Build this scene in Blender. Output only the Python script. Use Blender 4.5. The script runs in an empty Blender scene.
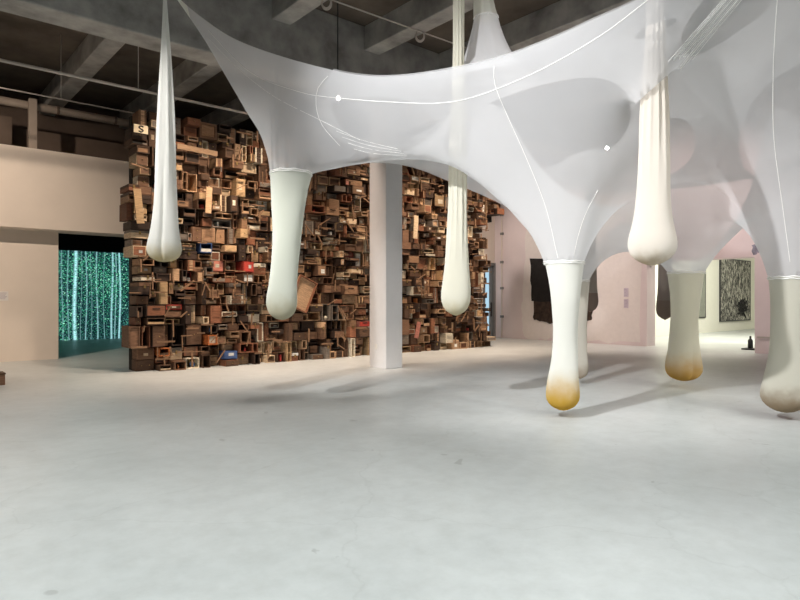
import bpy, bmesh, math, random
import numpy as np
from mathutils import Vector, Matrix
from mathutils.geometry import delaunay_2d_cdt
from mathutils.bvhtree import BVHTree

random.seed(11)
PI = math.pi
scene = bpy.context.scene
COL = scene.collection

# ------------------------------------------------------------------ frame of the room
F = 610.0                       # focal length in pixels of the 800 px wide photograph
EYE = 1.6
Ux, Uy = 0.759, 0.651           # along the wall of boxes, left end to right end
Vx, Vy = -0.651, 0.759          # away from the room, into the wall
AX, AY = -6.0, 13.3             # left end of the wall of boxes
ROT = math.atan2(Uy, Ux)

def W(a, b, z=0.0):
    return Vector((AX + Ux*a + Vx*b, AY + Uy*a + Vy*b, z))

def P(px, py, Y):
    return Vector(((px-400)/F*Y, Y, EYE + (300-py)/F*Y))

def proj(p):
    return 400 + p.x/p.y*F, 300 - (p.z-EYE)/p.y*F

RM = Matrix.Translation((AX, AY, 0)) @ Matrix.Rotation(ROT, 4, 'Z')   # local (a,b,z) -> world

# ------------------------------------------------------------------ materials
MATS = {}
def newmat(name):
    m = bpy.data.materials.new(name); m.use_nodes = True
    nt = m.node_tree; nt.nodes.clear()
    out = nt.nodes.new('ShaderNodeOutputMaterial')
    return m, nt, out

def N(nt, kind, **kw):
    n = nt.nodes.new(kind)
    for k, v in kw.items():
        if k in n.inputs: n.inputs[k].default_value = v
        else: setattr(n, k, v)
    return n

def rgba(c, a=1.0): return (c[0], c[1], c[2], a)

def plain(name, col, rough=0.6, metal=0.0, var=0.06, scale=6.0, bump=0.0, spec=0.4):
    """a principled surface whose colour varies a little with noise in object space"""
    if name in MATS: return MATS[name]
    m, nt, out = newmat(name)
    b = N(nt, 'ShaderNodeBsdfPrincipled', Roughness=rough, Metallic=metal)
    b.inputs['Specular IOR Level'].default_value = spec
    tc = N(nt, 'ShaderNodeTexCoord')
    no = N(nt, 'ShaderNodeTexNoise', Scale=scale, Detail=5.0, Roughness=0.6)
    nt.links.new(tc.outputs['Object'], no.inputs['Vector'])
    r = N(nt, 'ShaderNodeValToRGB')
    r.color_ramp.elements[0].position = 0.3; r.color_ramp.elements[1].position = 0.7
    r.color_ramp.elements[0].color = rgba([max(0, c*(1-var)) for c in col])
    r.color_ramp.elements[1].color = rgba([min(1, c*(1+var)) for c in col])
    nt.links.new(no.outputs['Fac'], r.inputs['Fac'])
    nt.links.new(r.outputs['Color'], b.inputs['Base Color'])
    if bump:
        bp = N(nt, 'ShaderNodeBump', Strength=bump, Distance=0.02)
        nt.links.new(no.outputs['Fac'], bp.inputs['Height'])
        nt.links.new(bp.outputs['Normal'], b.inputs['Normal'])
    nt.links.new(b.outputs['BSDF'], out.inputs['Surface'])
    MATS[name] = m
    return m

def wood(name, col, rough=0.65):
    if name in MATS: return MATS[name]
    m, nt, out = newmat(name)
    b = N(nt, 'ShaderNodeBsdfPrincipled', Roughness=rough)
    b.inputs['Specular IOR Level'].default_value = 0.25
    tc = N(nt, 'ShaderNodeTexCoord')
    mp = N(nt, 'ShaderNodeMapping'); mp.inputs['Scale'].default_value = (3, 3, 22)
    oi = N(nt, 'ShaderNodeObjectInfo')
    nt.links.new(tc.outputs['Object'], mp.inputs['Vector'])
    no = N(nt, 'ShaderNodeTexNoise', Scale=2.2, Detail=6.0, Roughness=0.7, Distortion=0.6)
    no.noise_dimensions = '4D'
    mu = N(nt, 'ShaderNodeMath', operation='MULTIPLY'); mu.inputs[1].default_value = 40
    nt.links.new(oi.outputs['Random'], mu.inputs[0]); nt.links.new(mu.outputs[0], no.inputs['W'])
    nt.links.new(mp.outputs['Vector'], no.inputs['Vector'])
    r = N(nt, 'ShaderNodeValToRGB')
    r.color_ramp.elements[0].position = 0.28; r.color_ramp.elements[1].position = 0.72
    r.color_ramp.elements[0].color = rgba([c*0.45 for c in col])
    r.color_ramp.elements[1].color = rgba([min(1, c*1.3) for c in col])
    nt.links.new(no.outputs['Fac'], r.inputs['Fac'])
    hs = N(nt, 'ShaderNodeHueSaturation')
    mr = N(nt, 'ShaderNodeMapRange'); mr.inputs['To Min'].default_value = 0.65; mr.inputs['To Max'].default_value = 1.3
    nt.links.new(oi.outputs['Random'], mr.inputs['Value']); nt.links.new(mr.outputs[0], hs.inputs['Value'])
    nt.links.new(r.outputs['Color'], hs.inputs['Color'])
    nt.links.new(hs.outputs['Color'], b.inputs['Base Color'])
    nt.links.new(b.outputs['BSDF'], out.inputs['Surface'])
    MATS[name] = m
    return m

def emit(name, col, strength):
    if name in MATS: return MATS[name]
    m, nt, out = newmat(name)
    e = N(nt, 'ShaderNodeEmission', Color=rgba(col), Strength=strength)
    nt.links.new(e.outputs[0], out.inputs['Surface'])
    MATS[name] = m
    return m

def fabric(name, col, clear, through=0.5, stain=None, streak=False):
    """thin stretch cloth: part see-through, part diffuse, part lit through from the far side.
    stain = (colour, z_low, z_high) a soaked-in spice stain along the object's own height"""
    m, nt, out = newmat(name)
    d = N(nt, 'ShaderNodeBsdfDiffuse', Roughness=0.8)
    t = N(nt, 'ShaderNodeBsdfTranslucent')
    mx = N(nt, 'ShaderNodeMixShader'); mx.inputs[0].default_value = through
    tc = N(nt, 'ShaderNodeTexCoord')
    no = N(nt, 'ShaderNodeTexNoise', Scale=3.0, Detail=4.0)
    nt.links.new(tc.outputs['Object'], no.inputs['Vector'])
    r = N(nt, 'ShaderNodeValToRGB')
    r.color_ramp.elements[0].color = rgba([c*0.95 for c in col]); r.color_ramp.elements[1].color = rgba(col)
    nt.links.new(no.outputs['Fac'], r.inputs['Fac'])
    c_out = r.outputs['Color']
    if stain:
        sx = N(nt, 'ShaderNodeSeparateXYZ'); nt.links.new(tc.outputs['Object'], sx.inputs[0])
        ad = N(nt, 'ShaderNodeMath', operation='MULTIPLY_ADD'); ad.inputs[1].default_value = 0.22
        n2 = N(nt, 'ShaderNodeTexNoise', Scale=7.0, Detail=5.0)
        nt.links.new(tc.outputs['Object'], n2.inputs['Vector'])
        nt.links.new(n2.outputs['Fac'], ad.inputs[0]); nt.links.new(sx.outputs['Z'], ad.inputs[2])
        mr = N(nt, 'ShaderNodeMapRange'); mr.interpolation_type = 'SMOOTHSTEP'
        mr.inputs['From Min'].default_value = stain[1]+0.11; mr.inputs['From Max'].default_value = stain[2]+0.11
        mr.inputs['To Min'].default_value = 1; mr.inputs['To Max'].default_value = 0
        nt.links.new(ad.outputs[0], mr.inputs['Value'])
        cm = N(nt, 'ShaderNodeMix'); cm.data_type = 'RGBA'
        nt.links.new(mr.outputs[0], cm.inputs['Factor'])
        nt.links.new(c_out, cm.inputs['A']); cm.inputs['B'].default_value = rgba(stain[0])
        c_out = cm.outputs['Result']
    nt.links.new(c_out, d.inputs['Color']); nt.links.new(c_out, t.inputs['Color'])
    nt.links.new(d.outputs[0], mx.inputs[1]); nt.links.new(t.outputs[0], mx.inputs[2])
    last = mx.outputs[0]
    if clear > 0:
        tr = N(nt, 'ShaderNodeBsdfTransparent')
        m2 = N(nt, 'ShaderNodeMixShader'); m2.inputs[0].default_value = clear
        nt.links.new(last, m2.inputs[1]); nt.links.new(tr.outputs[0], m2.inputs[2])
        last = m2.outputs[0]
    nt.links.new(last, out.inputs['Surface'])
    return m

# ------------------------------------------------------------------ mesh helpers
def bx(bm, x0, x1, y0, y1, z0, z1, mat=None):
    vs = [bm.verts.new((x, y, z)) for x in (x0, x1) for y in (y0, y1) for z in (z0, z1)]
    fs = []
    for q in ((0,1,3,2), (4,6,7,5), (0,4,5,1), (2,3,7,6), (0,2,6,4), (1,5,7,3)):
        fs.append(bm.faces.new([vs[i] for i in q]))
    if mat is not None:
        for v in vs: v.co = mat @ v.co
    return fs

def tube(bm, pts, r, n=8, cap=True):
    pts = [Vector(p) for p in pts]; rings = []
    for i, p in enumerate(pts):
        d = (pts[min(i+1, len(pts)-1)] - pts[max(i-1, 0)]).normalized()
        s = d.cross(Vector((0, 0, 1)))
        if s.length < 1e-3: s = d.cross(Vector((1, 0, 0)))
        s.normalize(); t = s.cross(d)
        rr = r[i] if isinstance(r, (list, tuple)) else r
        rings.append([bm.verts.new(p + s*math.cos(2*PI*k/n)*rr + t*math.sin(2*PI*k/n)*rr) for k in range(n)])
    for a, b in zip(rings, rings[1:]):
        for k in range(n): bm.faces.new((a[k], a[(k+1) % n], b[(k+1) % n], b[k]))
    if cap:
        bm.faces.new(rings[0][::-1]); bm.faces.new(rings[-1])

def obj(name, bm, mat, parent=None, smooth=False, matrix=None, bevel=0.0):
    bmesh.ops.recalc_face_normals(bm, faces=bm.faces)
    me = bpy.data.meshes.new(name); bm.to_mesh(me); bm.free()
    if smooth:
        for p in me.polygons: p.use_smooth = True
    me.materials.append(mat)
    o = bpy.data.objects.new(name, me); COL.objects.link(o)
    if parent: o.parent = parent
    if matrix is not None: o.matrix_world = matrix
    if bevel:
        md = o.modifiers.new('bevel', 'BEVEL'); md.width = bevel; md.segments = 2; md.limit_method = 'ANGLE'
    return o

def empty(name, loc=(0, 0, 0), rotz=0.0):
    o = bpy.data.objects.new(name, None); COL.objects.link(o)
    o.location = loc; o.rotation_euler = (0, 0, rotz); o.empty_display_size = 0.1
    return o

def tag(o, label, cat, group=None):
    o['label'] = label; o['category'] = cat
    if group: o['group'] = group
    return o

def struct(name, boxes, mat, local=True, bevel=0.0):
    bm = bmesh.new()
    for b in boxes: bx(bm, *b)
    o = obj(name, bm, mat, matrix=RM if local else None, bevel=bevel)
    o['kind'] = 'structure'
    return o

# ------------------------------------------------------------------ setting materials
def floor_mat():
    m, nt, out = newmat('polished_concrete')
    b = N(nt, 'ShaderNodeBsdfPrincipled')
    b.inputs['Specular IOR Level'].default_value = 0.45
    tc = N(nt, 'ShaderNodeTexCoord')
    n1 = N(nt, 'ShaderNodeTexNoise', Scale=0.55, Detail=8.0, Roughness=0.62)
    n2 = N(nt, 'ShaderNodeTexNoise', Scale=5.0, Detail=8.0, Roughness=0.7)
    n3 = N(nt, 'ShaderNodeTexNoise', Scale=2.6, Detail=2.0, Distortion=1.5)
    for n in (n1, n2, n3): nt.links.new(tc.outputs['Object'], n.inputs['Vector'])
    r = N(nt, 'ShaderNodeValToRGB')
    r.color_ramp.elements[0].position = 0.3; r.color_ramp.elements[1].position = 0.7
    r.color_ramp.elements[0].color = (0.53, 0.56, 0.55, 1); r.color_ramp.elements[1].color = (0.66, 0.69, 0.68, 1)
    nt.links.new(n1.outputs['Fac'], r.inputs['Fac'])
    r2 = N(nt, 'ShaderNodeValToRGB')
    r2.color_ramp.elements[0].position = 0.25; r2.color_ramp.elements[1].position = 0.6
    r2.color_ramp.elements[0].color = (0.86, 0.86, 0.85, 1); r2.color_ramp.elements[1].color = (1, 1, 1, 1)
    nt.links.new(n2.outputs['Fac'], r2.inputs['Fac'])
    mx = N(nt, 'ShaderNodeMix'); mx.data_type = 'RGBA'; mx.blend_type = 'MULTIPLY'; mx.inputs['Factor'].default_value = 1
    nt.links.new(r.outputs['Color'], mx.inputs['A']); nt.links.new(r2.outputs['Color'], mx.inputs['B'])
    # small scuffs
    r3 = N(nt, 'ShaderNodeValToRGB')
    r3.color_ramp.elements[0].position = 0.22; r3.color_ramp.elements[1].position = 0.27
    r3.color_ramp.elements[0].color = (0.78, 0.78, 0.77, 1); r3.color_ramp.elements[1].color = (1, 1, 1, 1)
    nt.links.new(n3.outputs['Fac'], r3.inputs['Fac'])
    m3 = N(nt, 'ShaderNodeMix'); m3.data_type = 'RGBA'; m3.blend_type = 'MULTIPLY'; m3.inputs['Factor'].default_value = 1
    nt.links.new(mx.outputs['Result'], m3.inputs['A']); nt.links.new(r3.outputs['Color'], m3.inputs['B'])
    # hairline cracks
    vo = N(nt, 'ShaderNodeTexVoronoi', Scale=0.45); vo.feature = 'DISTANCE_TO_EDGE'
    nd = N(nt, 'ShaderNodeTexNoise', Scale=1.5, Detail=6.0); nt.links.new(tc.outputs['Object'], nd.inputs['Vector'])
    va = N(nt, 'ShaderNodeMix'); va.data_type = 'RGBA'; va.blend_type = 'ADD'; va.inputs['Factor'].default_value = 0.7
    nt.links.new(tc.outputs['Object'], va.inputs['A']); nt.links.new(nd.outputs['Color'], va.inputs['B']); nt.links.new(va.outputs['Result'], vo.inputs['Vector'])
    r4 = N(nt, 'ShaderNodeValToRGB'); r4.color_ramp.elements[0].position = 0.0; r4.color_ramp.elements[1].position = 0.006
    r4.color_ramp.elements[0].color = (0.93, 0.93, 0.925, 1); r4.color_ramp.elements[1].color = (1, 1, 1, 1)
    nt.links.new(vo.outputs['Distance'], r4.inputs['Fac'])
    m4 = N(nt, 'ShaderNodeMix'); m4.data_type = 'RGBA'; m4.blend_type = 'MULTIPLY'; m4.inputs['Factor'].default_value = 1
    nt.links.new(m3.outputs['Result'], m4.inputs['A']); nt.links.new(r4.outputs['Color'], m4.inputs['B'])
    nt.links.new(m4.outputs['Result'], b.inputs['Base Color'])
    mr = N(nt, 'ShaderNodeMapRange'); mr.inputs['To Min'].default_value = 0.3; mr.inputs['To Max'].default_value = 0.5
    nt.links.new(n2.outputs['Fac'], mr.inputs['Value']); nt.links.new(mr.outputs[0], b.inputs['Roughness'])
    nt.links.new(b.outputs['BSDF'], out.inputs['Surface'])
    return m

M_floor = floor_mat()
M_wall = plain('warm_white_paint', (0.76, 0.67, 0.58), 0.8, var=0.03, scale=1.2, bump=0.03)
M_back = plain('pinkish_white_paint', (0.76, 0.66, 0.65), 0.8, var=0.04, scale=1.0, bump=0.05)
M_clean = plain('gallery_white_paint', (0.80, 0.79, 0.70), 0.8, var=0.02)
M_col = plain('column_white_paint', (0.78, 0.77, 0.77), 0.7, var=0.02)
M_conc = plain('bare_concrete', (0.33, 0.32, 0.30), 0.85, var=0.4, scale=1.6, bump=0.25)
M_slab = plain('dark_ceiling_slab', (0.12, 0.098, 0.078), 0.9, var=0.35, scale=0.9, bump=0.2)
M_black = plain('black_paint', (0.012, 0.012, 0.013), 0.7)
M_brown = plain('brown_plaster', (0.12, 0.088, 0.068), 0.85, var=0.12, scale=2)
M_grey_metal = plain('grey_metal', (0.25, 0.24, 0.23), 0.5, metal=0.3)
M_pipe = plain('painted_pipe', (0.34, 0.28, 0.23), 0.6)
M_white_wire = plain('pale_conduit', (0.55, 0.50, 0.45), 0.5)
M_dark_metal = plain('dark_metal', (0.03, 0.03, 0.032), 0.45, metal=0.2)

# ------------------------------------------------------------------ the room
A0, A1r, B0, B1 = -16.0, 34.0, -20.0, 14.0
CZ = 7.75
struct('floor', [(A0, A1r, B0, B1, -0.2, 0.0)], M_floor)
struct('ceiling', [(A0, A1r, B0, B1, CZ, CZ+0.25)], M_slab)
# concrete beams: one deep girder in front of the boxes and joists across it
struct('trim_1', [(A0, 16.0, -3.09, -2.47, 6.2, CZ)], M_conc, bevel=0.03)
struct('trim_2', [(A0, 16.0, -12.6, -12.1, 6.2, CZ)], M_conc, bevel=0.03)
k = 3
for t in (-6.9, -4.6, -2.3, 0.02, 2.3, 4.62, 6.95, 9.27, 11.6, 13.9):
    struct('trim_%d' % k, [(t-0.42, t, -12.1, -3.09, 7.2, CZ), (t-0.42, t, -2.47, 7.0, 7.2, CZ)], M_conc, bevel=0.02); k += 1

# left: recessed wall, deep fascia over it, loft above
struct('wall_left', [(A0, -0.36, 4.62, 4.9, 0, 3.44)], M_wall)
struct('wall_left_upper', [(A0, 5.5, 4.0, 4.9, 3.44, 5.49), (A0, 5.5, 4.9, 8.0, 5.2, 5.45)], M_wall)
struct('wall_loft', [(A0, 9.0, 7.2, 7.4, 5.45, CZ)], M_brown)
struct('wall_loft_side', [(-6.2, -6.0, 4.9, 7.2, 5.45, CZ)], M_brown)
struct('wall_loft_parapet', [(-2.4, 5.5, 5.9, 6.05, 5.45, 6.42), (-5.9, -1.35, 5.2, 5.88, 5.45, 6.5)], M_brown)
struct('trim_14', [(-1.1, -0.92, 4.3, 4.48, 5.49, 6.85)], M_pipe)
# dark projection room behind the opening
struct('wall_projection_left', [(-0.56, -0.36, 4.9, 13.2, 0, 3.44), (-0.56, -0.36, 4.9, 13.2, 3.44, 5.2)], M_black)
struct('wall_projection_right', [(9.0, 9.2, 4.0, 13.2, 0, 5.2)], M_black)
struct('wall_projection_back', [(-0.7, 9.2, 13.0, 13.2, 0, 5.2)], M_black)
struct('ceiling_projection', [(-0.7, 9.2, 4.9, 13.2, 4.3, 4.4)], M_black)
# wall core behind the boxes (freestanding)
struct('wall_boxes', [(0.3, 11.75, 0.52, 0.72, 0, 5.8), (11.75, 12.7, 0.52, 0.72, 4.4, 5.8)], plain('dark_backing', (0.02, 0.016, 0.013), 0.9))
# far right: side wall with the door, and the back wall with the wide opening
DA0, DA1, DZ = 15.25, 16.0, 3.18
struct('wall_side', [(5.5, DA0, 3.2, 3.4, 0, 5.35), (DA1, 16.3, 3.2, 3.4, 0, 5.35), (DA0, DA1, 3.2, 3.4, DZ, 5.35)], M_wall)
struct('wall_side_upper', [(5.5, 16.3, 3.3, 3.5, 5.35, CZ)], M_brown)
struct('wall_back', [(16.0, 16.6, -3.6, 3.6, 0, CZ), (16.0, 16.6, -20.0, -7.0, 0, CZ), (16.0, 16.6, -7.0, -3.6, 2.9, CZ)], M_back)
struct('wall_white_room', [(16.6, 33.0, -1.06, -0.9, 0, 6.0)], M_clean)
struct('wall_white_room_end', [(33.0, 33.2, -16, -0.9, 0, 6.0)], M_clean)
struct('ceiling_white_room', [(16.6, 33.2, -16, -0.9, 6.0, 6.1)], M_clean)
struct('baseboard_side', [(5.5, DA0-0.1, 3.17, 3.2, 0, 0.12)], M_wall)

# door with grey frame and lit pale blue glazing, in the side wall
d = empty('door_1', W(DA0, 3.2), ROT); d['kind'] = 'structure'
bm = bmesh.new()
w = DA1-DA0
bx(bm, 0, 0.09, -0.05, 0.2, 0, DZ); bx(bm, w-0.09, w, -0.05, 0.2, 0, DZ); bx(bm, 0.09, w-0.09, -0.05, 0.2, DZ-0.12, DZ)
obj('door_frame', bm, M_grey_metal, d)
bm = bmesh.new(); bx(bm, 0.10, 0.16, 0.04, 0.10, 0, DZ-0.13); bx(bm, w-0.30, w-0.10, 0.04, 0.10, 0, DZ-0.13)
bx(bm, 0.16, w-0.30, 0.04, 0.10, 0, 0.12); bx(bm, 0.16, w-0.30, 0.04, 0.10, DZ-0.25, DZ-0.13)
obj('door_leaf', bm, plain('door_grey', (0.22, 0.24, 0.25), 0.5), d)
bm = bmesh.new(); bx(bm, 0.165, w-0.305, 0.06, 0.075, 0.125, DZ-0.255)
obj('door_glass', bm, emit('lit_glass', (0.40, 0.60, 0.72), 0.7), d)
bm = bmesh.new(); tube(bm, [(w-0.22, 0.0, 0.9), (w-0.22, 0.0, 1.5)], 0.03); bx(bm, w-0.24, w-0.20, 0.0, 0.04, 0.95, 0.99); bx(bm, w-0.24, w-0.20, 0.0, 0.04, 1.41, 1.45)
obj('door_handle', bm, M_dark_metal, d)

# square white column
cx = P(386, 368, 14.1); cx.z = 0
ca = (cx.x-AX)*Ux + (cx.y-AY)*Uy; cb = (cx.x-AX)*Vx + (cx.y-AY)*Vy
bm = bmesh.new(); bx(bm, ca, ca+0.50, cb, cb+0.62, 0, 6.2)
o = obj('column', bm, M_col, matrix=RM, bevel=0.012); o['kind'] = 'structure'
bm = bmesh.new()
MO = RM @ Matrix.Translation((ca-0.012, cb+0.36, 0.5))
bx(bm, 0, 0.012, -0.045, 0.045, -0.06, 0.06); bx(bm, -0.004, 0, -0.018, 0.018, 0.015, 0.04); bx(bm, -0.004, 0, -0.018, 0.018, -0.04, -0.015)
o = obj('wall_outlet', bm, plain('outlet_plastic', (0.82, 0.80, 0.76), 0.4), matrix=MO)
tag(o, 'small white power outlet low on the left face of the white column', 'outlet')

# ------------------------------------------------------------------ projected forest picture
def screen():
    nx, nz = 430, 240
    a0, a1, z1 = -0.3, 8.9, 3.57
    rnd = np.random.RandomState(4)
    img = np.zeros((nz, nx, 3)) + np.array([0.004, 0.018, 0.02])
    X = np.linspace(a0, a1, nx)[None, :].repeat(nz, 0); Z = np.linspace(0, z1, nz)[:, None].repeat(nx, 1)
    img += (rnd.rand(nz, nx, 1)**14)*np.array([0.12, 0.40, 0.36])
    # pale trunks
    def pa(px):
        X_ = (px-400)/F; b = 12.97
        return (X_*(AY+Vy*b)-(AX+Vx*b))/(Ux-X_*Uy)
    for c, wd, br in ((pa(75), .13, 1.1), (pa(68), .05, .4), (pa(86), .045, .55), (pa(91), .03, .35), (pa(97), .05, .6), (pa(104), .03, .4), (pa(112), .075, .8), (pa(115.5), .04, .6), (pa(119.5), .07, .95), (pa(62), .05, .35), (pa(81), .03, .3)) if True else ((0.95, .05, .35), (1.72, .13, 1.0), (1.45, .04, .4), (2.35, .07, .5), (2.65, .04, .3), (3.05, .05, .55), (3.5, .03, .3), (3.95, .07, .6), (4.15, .04, .5),
                      (4.55, .08, .75), (4.95, .05, .5), (5.3, .06, .9), (5.9, .07, .6), (6.6, .09, .7), (7.3, .06, .5), (8.1, .08, .7), (0.2, .06, .5)):
        dx = np.abs(X - c - 0.03*np.sin(Z*1.3+c*5))
        m = np.clip(1.1-dx/(wd*0.62), 0, 1)*br*(0.65+0.35*rnd.rand(nz, 1))
        img = img*(1-m[..., None]*0.9) + m[..., None]*np.array([0.42, 0.80, 0.85])
    # leaf clusters
    for cxx, cz, sx, sz, n in ((pa(62), 1.6, .25, 1.2, 330), (pa(106), 2.2, .45, .45, 420), (pa(100), 2.9, .8, .4, 330), (pa(118), 2.4, .5, .8, 240), (pa(70), 3.0, .6, .4, 200), (pa(85), 2.6, .5, .6, 130), (pa(64), .6, .3, .35, 160), (pa(110), .9, .8, .6, 120), (8, 2.3, .8, 1.2, 700), (pa(90), 1.2, .9, .8, 200)):
        n = int(n*1.5); xs = cxx + rnd.randn(n)*sx; zs = cz + rnd.randn(n)*sz
        for x, z in zip(xs, zs):
            i = int((z)/z1*nz); j = int((x-a0)/(a1-a0)*nx)
            if 0 <= i < nz-1 and 0 <= j < nx-1:
                g = rnd.rand()
                img[i:i+1+int(rnd.rand() < .4), j:j+1+int(rnd.rand() < .5)] = np.array([0.04, 0.40, 0.22])*(0.2+g) + np.array([0.35, 0.45, 0.40])*(g**6)
    bm = bmesh.new()
    vs = [[bm.verts.new((a0+(a1-a0)*j/nx, 0, z1*i/nz)) for j in range(nx+1)] for i in range(nz+1)]
    fs = []
    for i in range(nz):
        for j in range(nx): fs.append(bm.faces.new((vs[i][j], vs[i][j+1], vs[i+1][j+1], vs[i+1][j])))
    me = bpy.data.meshes.new('projected_picture'); bm.to_mesh(me); bm.free()
    at = me.color_attributes.new('picture', 'FLOAT_COLOR', 'CORNER')
    c = np.ones((nz*nx, 4, 4), dtype=np.float32); c[:, :, :3] = img.reshape(-1, 1, 3)
    at.data.foreach_set('color', c.ravel())
    m, nt, out = newmat('forest_projection')
    a = N(nt, 'ShaderNodeVertexColor'); a.layer_name = 'picture'
    e = N(nt, 'ShaderNodeEmission', Strength=SCREEN)
    nt.links.new(a.outputs['Color'], e.inputs['Color']); nt.links.new(e.outputs[0], out.inputs['Surface'])
    me.materials.append(m)
    o = bpy.data.objects.new('video_screen', me); COL.objects.link(o)
    o.matrix_world = RM @ Matrix.Translation((0, 12.97, 0.0))
    tag(o, 'large video screen showing teal birch forest in the dark room beyond opening', 'screen')
SCREEN = 0.85
screen()

# ------------------------------------------------------------------ ceiling services
def wire(name, p0, p1, r, mat, label, cat, rods=(), group=None):
    e = empty(name, p0); bm = bmesh.new()
    tube(bm, [Vector((0, 0, 0)), p1-p0], r, 8); obj('run', bm, mat, e, True)
    for f in rods:
        q = (p1-p0)*f; bm = bmesh.new(); tube(bm, [q, Vector((q.x, q.y, CZ-p0.z))], 0.008, 6); obj('hanger_rod', bm, mat, e, True)
    return tag(e, label, cat, group)

def along(px, py, z, a_from, a_to):
    Y = (z-EYE)*F/(300-py); p = P(px, py, Y)
    return (p + Vector((Ux, Uy, 0))*a_from, p + Vector((Ux, Uy, 0))*a_to)
p0, p1 = along(60, 73, 6.3, -6, 12)
wire('ceiling_conduit', p0, p1, 0.035, M_white_wire, 'thick pale conduit crossing the dark ceiling above the wall of boxes', 'conduit', (0.15, 0.42, 0.62, 0.85))
p0, p1 = along(60, 99, 6.25, -6, 2.6)
wire('ceiling_conduit', p0, p1, 0.016, M_white_wire, 'thin pale wire below the thick conduit, ending at the boxes', 'wire', (0.3, 0.7))
p0, p1 = along(60, 111, 6.72, -7, 4.2)
e = wire('ceiling_pipe', p0, p1, 0.11, M_pipe, 'fat tan pipe running over the loft on the left', 'pipe')
for f in (0.2, 0.45, 0.62, 0.75, 0.88):
    q = (p1-p0)*f; dd = (p1-p0).normalized(); bm = bmesh.new(); tube(bm, [q-dd*0.03, q+dd*0.03], 0.125, 12); obj('pipe_clamp', bm, M_brown, e, True)
# cable with two hanging coils between the joists
c0, c1 = P(318, -5, 10.8), P(486, 55, 13.1)
wire('ceiling_cable', c0, c1, 0.014, M_white_wire, 'thin white cable slung under the ceiling carrying two coils', 'cable')
for (px, py, Y, lab) in ((326.5, 3.0, 10.95, 'white cable coil hanging above the dip of the canopy'), (420, 36, 12.15, 'white cable coil hanging beside the middle pleated drop')):
    bm = bmesh.new(); c = P(px, py, Y)
    for j in range(3):
        pts = [Vector((math.cos(a)*(0.075+0.008*j), 0.03*(j-1), math.sin(a)*(0.10+0.006*j))) for a in [2*PI*i/20 for i in range(21)]]
        tube(bm, pts, 0.009, 6, False)
    o = obj('cable_coil', bm, M_white_wire, smooth=True); o.location = c
    tag(o, lab, 'cable', 'cable coils on the ceiling')

def spot_fixture(px, py, Y, aim, label):
    c = P(px, py, Y); e = empty('track_spotlight', c)
    q = (Vector(aim)-c).normalized()
    bm = bmesh.new(); tube(bm, [-q*0.22, -q*0.2, -q*0.02, q*0.05], [0.05, 0.07, 0.07, 0.075], 16); obj('lamp_housing', bm, M_dark_metal, e, True)
    bm = bmesh.new(); tube(bm, [q*0.051, q*0.056], 0.038, 16); obj('lens', bm, emit('lamp_lens', (1, 0.93, 0.82), 60), e)
    bm = bmesh.new(); tube(bm, [-q*0.1+Vector((0, 0, 0.06)), Vector((-q.x*0.1, -q.y*0.1, CZ-c.z))], 0.012, 8); obj('stem', bm, M_dark_metal, e, True)
    tag(e, label, 'lamp', 'spotlights seen through the canopy')
spot_fixture(338, 98, 12.3, (0, 4, 2.0), 'lit spotlight shining through the left of the canopy along its seam')
spot_fixture(607, 148, 14.0, (1.5, 5, 1.8), 'lit spotlight shining through the canopy left of the thick pleated drop')

# ------------------------------------------------------------------ stretched canopy
def spline(ctrl, step=0.09):
    c = [Vector(p) for p in ctrl]; out = []
    for i in range(len(c)-1):
        p0 = c[max(i-1, 0)]; p1 = c[i]; p2 = c[i+1]; p3 = c[min(i+2, len(c)-1)]
        n = max(2, int((p2-p1).length/step))
        for k in range(n):
            t = k/n
            out.append(0.5*((2*p1) + (p2-p0)*t + (2*p0-5*p1+4*p2-p3)*t*t + (3*p1-p0-3*p2+p3)*t**3))
    out.append(c[-1])
    return out

near = spline([P(150, -36, 9.75), P(180, -1, 9.55), P(208, 22, 9.3), P(233, 38, 9.1), P(265, 51, 8.85), P(312, 65, 8.4), P(360, 75, 8.0), P(400, 76, 7.7), P(450, 69, 7.4), P(500, 57.5, 7.1), P(550, 39, 6.8), P(590, 21, 6.5),
               P(640, -2, 6.2), P(700, -40, 5.9), P(760, -90, 5.7), P(815, -135, 5.5)])
right = spline([P(815, -135, 5.5), Vector((5.3, 6.3, 4.7)), Vector((7.0, 7.2, 4.6)), Vector((9.0, 8.5, 5.6))])
rearR = spline([Vector((9.0, 8.5, 5.6)), Vector((8.6, 10.2, 4.7)), Vector((8.2, 11.6, 4.6)), P(775, 110, 12.3), P(748, 195, 12.0), P(716, 247, 11.7), P(690, 262, 11.62), P(664, 255, 11.75), P(645, 226, 11.9), P(620, 224, 12.0),
                P(601, 240, 12.0), P(585, 268, 12.05), P(572, 268, 11.9), P(552, 243, 11.7), P(510, 209, 11.5), P(448, 181, 11.0), P(404, 165.5, 10.5), P(350, 163, 9.9), P(311, 168, 9.45), P(291, 168, 9.42), P(268, 158, 9.1)])
left = spline([P(268, 158, 9.1), P(260, 134, 9.15), P(246, 111, 9.25), P(221, 68, 9.42), P(202, 36, 9.55), P(175, -3, 9.7), P(150, -36, 9.75)])
bound = near[:-1] + right[:-1] + rearR[:-1] + left[:-1]
LEGS = {  # centre px, py, depth, radius
    'l1': (291, 173, 9.05, 0.305), 'l2': (564, 262, 8.3, 0.265), 'l3': (686, 272, 11.1, 0.31), 'l4': (789, 277, 8.1, 0.24), 'l5': (579, 280, 11.6, 0.19)}
UP = (486, 18, 9.75, 0.19)
HOLES = {'d457': (458, 9.2, 0.2, None), 'd652': (654.5, 6.8, 0.2, (3.98, 0.9))}
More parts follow.
